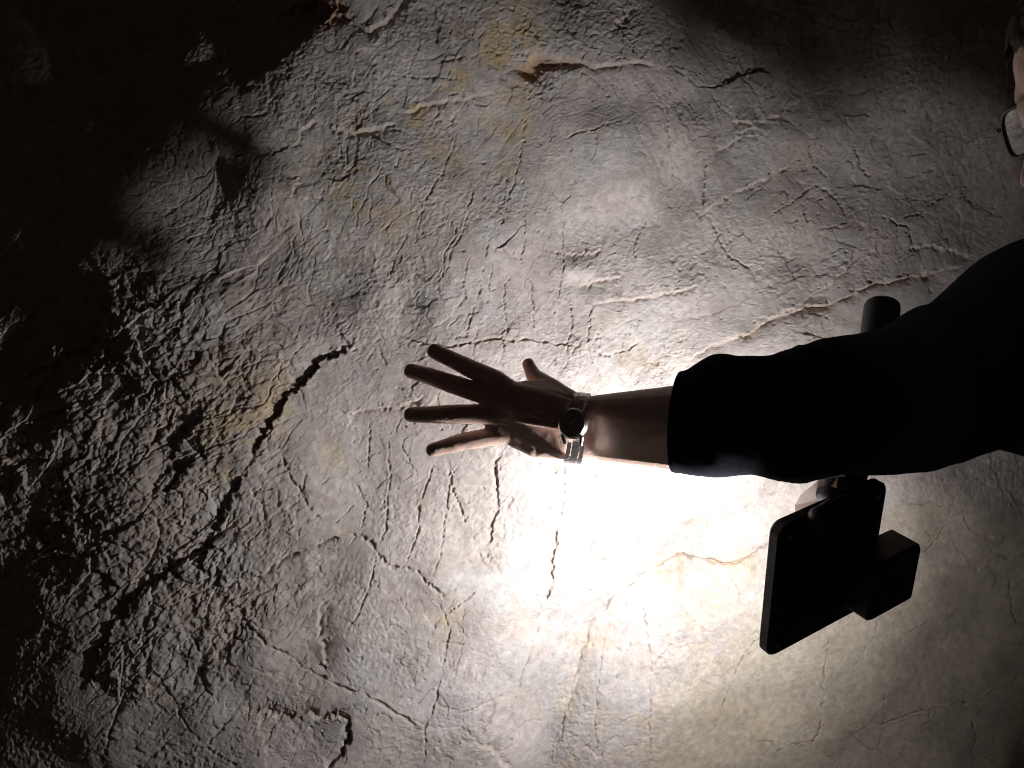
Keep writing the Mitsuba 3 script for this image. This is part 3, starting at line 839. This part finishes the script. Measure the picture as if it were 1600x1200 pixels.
# ------------------------------------------------------------------ shirt
ST = [  # px, top, bottom, y of the axis, depth factor
    (1062, 584, 738, -.216, .80), (1085, 566, 742, -.220, .82), (1118, 550, 746, -.222, .84), (1150, 557, 744, -.220, .84), (1180, 556, 741, -.217, .86), (1208, 556, 754, -.191, .86),
    (1240, 541, 756, -.169, .86), (1270, 533, 751, -.156, .86), (1300, 526, 746, -.149, .84), (1340, 521, 743, -.170, .95), (1390, 510, 741, -.212, 1.1), (1430, 481, 735, -.238, 1.15),
    (1460, 476, 729, -.255, 1.1), (1485, 455, 722, -.265, 1.1), (1515, 428, 712, -.276, 1.05), (1550, 396, 700, -.286, 1.0), (1600, 372, 712, -.312, .86), (1660, 350, 735, -.345, .86), (1740, 340, 770, -.378, .8)]
ST = np.array(ST)
NS, NA = 190, 180
sx = np.concatenate([np.linspace(1062, 1740, NS)])
top, bot, yc, df = (np.interp(sx, ST[:, 0], ST[:, k]) for k in (1, 2, 3, 4))
top, bot, yc = gf(top, 2.6), gf(bot, 2.6), gf(yc, 3.0)
ang = np.linspace(0, 2 * math.pi, NA, endpoint=False)
ring = []
for i in range(NS):
    cz = (top[i] + bot[i]) / 2
    c0 = at(sx[i], cz, yc[i])
    d_ = CAM_D + yc[i]
    rz = (bot[i] - top[i]) / 2 / F * d_
    ry = rz * df[i]
    q = np.stack([np.zeros(NA), -np.sin(ang) * ry, np.cos(ang) * rz], 1)
    slant = np.exp(-(sx[i] - 1062) / 85)
    lean = np.stack([-(np.sin(ang)) * .016 * slant - .004 * slant * np.cos(ang - 2.6), 0 * ang, 0 * ang], 1)
    ring.append(c0 + q + lean)
ring = np.array(ring)
# folds of the cloth
A, S_ = np.meshgrid(ang, sx)
p_f = np.stack([S_ / 34 + 1.4 * np.sin(A * 1.0 + .6) + 0.7 * np.sin(A * 2 + S_ / 90), np.cos(A) * 1.3, np.sin(A) * 1.3], -1)
fold = meshkit.fbm(p_f, 3, 12) - 0.5
ridge = 1 - np.abs(2 * meshkit.noise(p_f * [0.8, 1, 1] + 7, 3) - 1)
amt = 1.5 * .006 * np.exp(-((S_ - 1225) / 55) ** 2) + .0045 * np.exp(-((S_ - 1440) / 60) ** 2) + .0028
cen = ring.mean(1, keepdims=True)
rad = ring - cen
rl = np.linalg.norm(rad, axis=2, keepdims=True)
keep_sil = (0.35 + 0.65 * np.abs(np.sin(A)) ** 1.2)[..., None]        # the outline keeps its traced shape
ring = cen + rad * (1 + (amt * (1.6 * fold + 0.9 * (ridge - .6)) / .08)[..., None] * keep_sil)
# rolled cuff: hem, then back inside
hem = [ring[0] + (ring[0] - ring[0].mean(0)) * .0 + np.array([-.002, 0, 0])]
inner = []
for k, (dx, sc) in enumerate(((-.003, .985), (.0005, .955), (.012, .93), (.030, .86), (.050, .72))):
    c0 = ring[0].mean(0)
    inner.append(c0 + (ring[0] - c0) * sc + np.array([dx, 0, 0]))
rings = np.concatenate([np.array(inner[::-1]), ring])
nr = len(rings)
idx = np.arange(nr * NA).reshape(nr, NA)
a, b = idx[:-1], idx[1:]
q = np.stack([a, np.roll(a, -1, 1), np.roll(b, -1, 1), b], -1).reshape(-1, 4)
sv = rings.reshape(-1, 3)
sleeve = trimesh.Trimesh(sv, np.vstack([q[:, [0, 1, 2]], q[:, [0, 2, 3]]]), process=False)
endc = len(sv)
sleeve = trimesh.Trimesh(np.vstack([sv, rings[-1].mean(0)]), np.vstack([sleeve.faces, [[idx[-1, k], idx[-1, (k + 1) % NA], endc] for k in range(NA)]]), process=False)
sleeve.fix_normals()
sp = []
for c0, w0, r0, c1, w1, r1 in ((chest, .11, .108, chest + [0, 0, -.12], .10, .113), (chest + [0, 0, -.12], .10, .113, waist, .075, .112), (waist, .075, .112, waist + [.01, 0, -.16], .085, .118)):
    sp.append(hull((c0 + sdir * w0, r0), (c0 - sdir * w0, r0), (c1 + sdir * w1, r1), (c1 - sdir * w1, r1), n=3))
sp.append(hull((lsh, .066), (chest - sdir * .1, .098), (chest + [0, 0, .06], .072), n=3))
sp.append(hull((rsh, .066), (chest + sdir * .1, .098), (chest + [0, 0, .06], .072), n=3))
sp += [hull((rsh, .062), (relb, .054), n=3), hull((relb, .054), (relb + (rwr - relb) * .72, .040), n=3)]
torso = skin_mesh(union(sp), 0.008, 25)
tv, tn = np.array(torso.vertices), np.array(torso.vertex_normals)
tv = tv + tn * (0.012 * (meshkit.fbm(tv * [14, 14, 7], 4, 8) - 0.5))[:, None]
torso = trimesh.Trimesh(tv, torso.faces, process=False)
scene['person__shirt'] = mikit.ply(trimesh.util.concatenate([sleeve, torso]), 'shirt_bsdf', smooth=50)
# trousers and boots stand outside the frame
tp = []
hip = waist + np.array([.01, 0, -.16])
for s in (1, -1):
    a0, a1, a2 = hip + sdir * s * .085 + [0, 0, .02], np.array([0.80, -.36, -.86]) + sdir * s * .10, np.array([0.84, -.40, -1.24]) + sdir * s * .12
    tp += [hull((a0, .105), (a1, .066)), hull((a1, .066), (a2, .056))]
tp.append(hull((hip + sdir * .07, .115), (hip - sdir * .07, .115), (hip + [0, 0, -.06], .10)))
put('person__trousers', skin_mesh(union(tp), 0.012, 15), 'trouser_bsdf', True)
for s in (1, -1):
    b0 = np.array([0.84, -.40, -1.24]) + sdir * s * .12
    put('person__boot', skin_mesh(union([hull((b0 + [0, 0, .03], .05), (b0 + [0, 0, -.06], .045)), hull((b0 + [.01, 0, -.07], .042), (b0 + [-.13, .05, -.085], .032))]), 0.01, 10), 'leather_bsdf', True)

# ------------------------------------------------------------------ wrist watch
WC = (armA + armB + wristA + wristB) / 4 + np.array([-.012, .0, 0])
wx = unit(np.array([.95, -.03, -.10]))                  # along the forearm, the bracelet sits askew
wz = unit(np.array([.16, .05, 1]) - wx * np.dot([.16, .05, 1], wx))
wy = np.cross(wx, wz)
wy = wy if wy[1] < 0 else -wy                          # out of the back of the wrist
RZ, RY = .0375, .0275


def wp(x, a_, off=0.0):
    """round the wrist: a_ = 0 on the back of the wrist, positive towards the thumb"""
    n_ = unit(wy * math.cos(a_) / RY + wz * math.sin(a_) / RZ)
    return WC + wx * x + wy * math.cos(a_) * RY + wz * math.sin(a_) * RZ + n_ * off, n_


def block(c0, ex, ey, ez, sx_, sy_, sz_, r=.0008):
    pts = []
    for i in (-1, 1):
        for j in (-1, 1):
            for k in (-1, 1):
                for e_ in ((1, 1, 0), (1, 0, 1), (0, 1, 1)):
                    pts.append(c0 + ex * i * (sx_ - r * (1 - e_[0])) + ey * j * (sy_ - r * (1 - e_[1])) + ez * k * (sz_ - r * (1 - e_[2])))
    return m3.Manifold.hull_points(np.array(pts))


tag('wristwatch', 'steel bracelet wristwatch with a dark dial on the reaching wrist', 'wristwatch')
CA = 0.10
cc, cn = wp(-.006, CA, .0045)
cn = unit(cn - 0.70 * wx)
ct = unit(wz - cn * np.dot(wz, cn))
cx = np.cross(ct, cn)
cx = cx if np.dot(cx, wx) > 0 else -cx


def lathe(profile, c0, ax, n=56):
    t1 = ct
    t2 = np.cross(ax, t1)
    pts, fs = [], []
    for k in range(n):
        a_ = 2 * math.pi * k / n
        for r, h in profile:
            pts.append(c0 + (t1 * math.cos(a_) + t2 * math.sin(a_)) * r + ax * h)
    m_ = len(profile)
    for k in range(n):
        for j in range(m_ - 1):
            a0, b0 = k * m_ + j, ((k + 1) % n) * m_ + j
            fs.append((a0, b0, b0 + 1, a0 + 1))
    t = trimesh.Trimesh(np.array(pts), [f[:3] for f in fs] + [(f[0], f[2], f[3]) for f in fs], process=True)
    t.fix_normals()
    return t


put('wristwatch__case', lathe([(0, -.0045), (.0150, -.0045), (.0168, -.0030), (.0173, .0), (.0171, .0022), (.0164, .0030)], cc, cn), 'steel_bsdf', 30)
put('wristwatch__bezel', lathe([(.0165, .0028), (.0164, .0040), (.0154, .0048), (.0144, .0048), (.0141, .0036)], cc, cn), 'steel_bsdf', 30)
put('wristwatch__dial', lathe([(0, .0035), (.0143, .0035)], cc, cn), 'dial_bsdf', 30)
put('wristwatch__crystal', lathe([(0, .0054), (.010, .00535), (.0143, .0047)], cc, cn), 'glass_bsdf', True)
for k in range(12):
    a_ = 2 * math.pi * k / 12
    dr_ = ct * math.cos(a_) + cx * math.sin(a_)
    td = np.cross(cn, dr_)
    put('wristwatch__dial__hour_mark', block(cc + dr_ * .0128 + cn * .0040, dr_, td, cn, .0018 if k % 3 else .0024, .0005, .0003, .0001), 'white_bsdf', False)
for a_, l_, w_ in ((math.radians(48), .0085, .0008), (math.radians(200), .0118, .0006)):
    dr_ = ct * math.cos(a_) + cx * math.sin(a_)
    put('wristwatch__dial__hand', block(cc + dr_ * (l_ / 2 - .001) + cn * .0045, dr_, np.cross(cn, dr_), cn, l_ / 2, w_, .0002, .0001), 'white_bsdf', False)
put('wristwatch__crown', hull((cc - cx * .0200, .0024), (cc - cx * .0222, .0026), (cc - cx * .0226 + cn * .0004, .0022)), 'steel_bsdf', 40)
for s in (1, -1):
    for t_ in (1, -1):
        put('wristwatch__lug', hull((cc + cx * s * .0122 + ct * t_ * .0140, .0026), (cc + cx * s * .0105 + ct * t_ * .0215 - cn * .0035, .0021)), 'steel_bsdf', 40)
# bracelet: rows of three links round the wrist
n_rows = 26
for k in range(n_rows):
    a_ = CA + math.radians(31) + (2 * math.pi - math.radians(62)) * (k + .5) / n_rows
    for x, hw in ((-.0073, .0026), (0, .0043), (.0073, .0026)):
        sag = .0035 * (0.5 - 0.5 * math.cos(a_))
        c_, n_ = wp(x + .0015 * math.sin(a_), a_ + (.06 if x == 0 else 0), .0016 + 0 * sag)
        t_ = np.cross(wx, n_)
        put('wristwatch__bracelet_link', block(c_, wx, t_, n_, hw - .00025, .0036, .0013, .0006), 'steel_bsdf', False)

# ------------------------------------------------------------------ eye glasses
tag('eyeglasses', 'dark framed glasses on the face at the right edge', 'eyeglasses')


def tube(path, r, n=10, close=False):
    path = np.asarray(path, float)
    pts, fs = [], []
    m_ = len(path)
    for i in range(m_):
        t_ = unit(path[(i + 1) % m_ if close else min(i + 1, m_ - 1)] - path[(i - 1) % m_ if close else max(i - 1, 0)])
        u = unit(np.cross(t_, [0.3, .1, .95]))
        v = np.cross(t_, u)
        for k in range(n):
            a_ = 2 * math.pi * k / n
            pts.append(path[i] + (u * math.cos(a_) + v * math.sin(a_)) * r)
    for i in range(m_ if close else m_ - 1):
        for k in range(n):
            a0, a1 = i * n + k, i * n + (k + 1) % n
            b0, b1 = ((i + 1) % m_) * n + k, ((i + 1) % m_) * n + (k + 1) % n
            fs.append((a0, b0, b1, a1))
    return np.array(pts), np.array(fs)


for s in (1, -1):
    loop = [hp(.087 - .008 * (abs(math.cos(t_))), s * (.0325 + .025 * math.copysign(abs(math.cos(t_)) ** .75, math.cos(t_))), .002 + .018 * math.copysign(abs(math.sin(t_)) ** .75, math.sin(t_))) for t_ in np.linspace(0, 2 * math.pi, 40, endpoint=False)]
    put('eyeglasses__rim', tube(loop, .0019, close=True), 'plastic_bsdf', True)
    cen_ = np.mean(loop, axis=0)
    put('eyeglasses__lens', (np.vstack([loop, [cen_]]), np.array([(k, (k + 1) % 40, 40) for k in range(40)])), 'glass_bsdf', True)
    put('eyeglasses__temple', tube([hp(.079, s * .0585, .010), hp(.072, s * .072, .012), hp(.04, s * .082, .012), hp(-.012, s * .088, .016), hp(-.03, s * .088, -.004), hp(-.036, s * .086, -.03)], .0017), 'plastic_bsdf', True)
put('eyeglasses__bridge', tube([hp(.087, .0085, .006), hp(.0975, 0, .0095), hp(.087, -.0085, .006)], .0016), 'plastic_bsdf', True)

# ------------------------------------------------------------------ the hand lamp, seen from its dark back
tag('work_lamp', 'black hand lamp with a square panel, held under the outstretched arm, back towards us', 'lamp')
hu, hv_ = LU / 2, LV / 2
put('work_lamp__panel', rounded_plate(-hu, hu, -hv_, hv_, .0, .016, .014), 'plastic_bsdf', 30)
put('work_lamp__front_rim', rounded_plate(-hu + .006, hu - .006, -hv_ + .006, hv_ - .006, .0161, .0180, .010, .0006) - rounded_plate(-hu + .016, hu - .016, -hv_ + .016, hv_ - .016, .010, .03, .006, .0008), 'rubber_bsdf', 30)


def slope(u_, v_):
    return .0210 + .18 * (u_ + .036) - .10 * (v_ - .016)


head = [(u_, v_, slope(u_, v_) - .0012) for u_ in (-.039, .003) for v_ in (-.005, .037)] + [(u_, v_, .0163) for u_ in (-.040, .004) for v_ in (-.006, .038)]
put('work_lamp__lamp_head', m3.Manifold.hull_points(np.array([lp(*q_) for q_ in head])), 'plastic_bsdf', False)
lens_n = 13
dq, df_ = [], []
for i in range(lens_n):
    for j in range(lens_n):
        a_, b_ = i / (lens_n - 1) * 2 - 1, j / (lens_n - 1) * 2 - 1
        u_, v_ = -.018 + .014 * a_, .016 + .014 * b_
        dq.append(lp(u_, v_, slope(u_, v_) + .0040 * (1 - a_ * a_) * (1 - b_ * b_)))
        if i and j:
            q0 = (i - 1) * lens_n + j - 1
            df_.append((q0, q0 + lens_n, q0 + lens_n + 1, q0 + 1))
dq, df_ = np.array(dq), np.array(df_)
dn = np.cross(dq[df_[0, 1]] - dq[df_[0, 0]], dq[df_[0, 2]] - dq[df_[0, 0]])
diff = (dq, df_ if np.dot(dn, EN) > 0 else df_[:, ::-1])          # the domed lens gives light along its normals
scene['work_lamp__diffuser'] = {**mikit.ply(diff, 'white_bsdf', smooth=False), 'emitter': {'type': 'area', 'radiance': {'type': 'rgb', 'value': list(LAMP_RADIANCE)}}}
# battery box on the back, with latch and seam
put('work_lamp__battery_box', rounded_plate(.022, .098, -.020, .056, -.040, -.001, .008, .004), 'plastic_bsdf', 30)
for u_, v_ in ((-.068, -.070), (.066, -.070), (-.068, .070)):
    sc_ = [lp(u_ + .0032 * math.cos(a_), v_ + .0032 * math.sin(a_), n_) for a_ in np.linspace(0, 2 * math.pi, 16) for n_ in (.001, -.0012)]
    put('work_lamp__screw', m3.Manifold.hull_points(np.array(sc_)), 'steel_bsdf', 30)
put('work_lamp__switch', rounded_plate(-.050, -.034, -.006, .006, -.0032, .001, .005, .001), 'rubber_bsdf', 30)
put('work_lamp__latch', rounded_plate(.094, .104, .004, .026, -.032, -.016, .003, .001), 'rubber_bsdf', 30)
# pivot and handle
piv = lp(-.012, -hv_ + .004, -.006)
put('work_lamp__pivot', union([hull((h_bot, .014), (piv, .015)), hull((piv + EU * -.02, .013), (piv + EU * .02, .013))]), 'plastic_bsdf', 40)
put('work_lamp__pivot_knob', skin_mesh(union([hull((at(1298, 776, -.160), .0115), (at(1291, 774, -.150), .0115))]), .004, 3), 'rubber_bsdf', True)


def rod(p0, p1, r, r_end):
    ax = unit(p1 - p0)
    s_ = unit(np.cross(ax, [0, 1, 0]))
    t_ = np.cross(ax, s_)
    pts = []
    for k in range(40):
        a_ = 2 * math.pi * k / 40
        d_ = s_ * math.cos(a_) + t_ * math.sin(a_)
        pts += [p0 + d_ * r * .9, p0 + ax * .004 + d_ * r, p1 - ax * .010 + d_ * r_end, p1 - ax * .004 + d_ * r_end * .93, p1 - ax * .001 + d_ * r_end * .78, p1 + d_ * r_end * .6]
    return m3.Manifold.hull_points(np.array(pts))


put('work_lamp__handle', rod(h_bot, on_handle(.80), .0150, .0165), 'rubber_bsdf', 30)
put('work_lamp__handle_cap', rod(on_handle(.80), at(1380, 470, -.084), .0195, .0205), 'plastic_bsdf', 30)
fl = [lp(-.047, -.040, .019), lp(.014, -.040, .019), lp(.018, -.044, .040), lp(.012, -.045, .046), lp(-.040, -.045, .046), lp(-.047, -.044, .040)]
fl = np.array(fl)
put('work_lamp__lens_hood', m3.Manifold.hull_points(np.vstack([fl, fl - EV * .002])), 'plastic_bsdf', False)
scene['flap_bsdf'] = {'type': 'principledthin', 'base_color': {'type': 'rgb', 'value': [0.22, 0.18, 0.165]}, 'roughness': 0.5, 'diff_trans': 1.0}
fp = np.array([at(*q_) for q_ in ((1242, 789, -.150), (1251, 773, -.146), (1272, 756, -.142), (1296, 736, -.140), (1330, 745, -.142), (1318, 792, -.152), (1281, 800, -.155), (1254, 813, -.156), (1243, 811, -.154))])
put('work_lamp__flap', (np.vstack([fp, fp.mean(0) - EN * .004]), np.array([(k, (k + 1) % 9, 9) for k in range(9)])), 'flap_bsdf', False)
tag('work_lamp__flap', 'pale flap showing at the upper left of the dark panel')
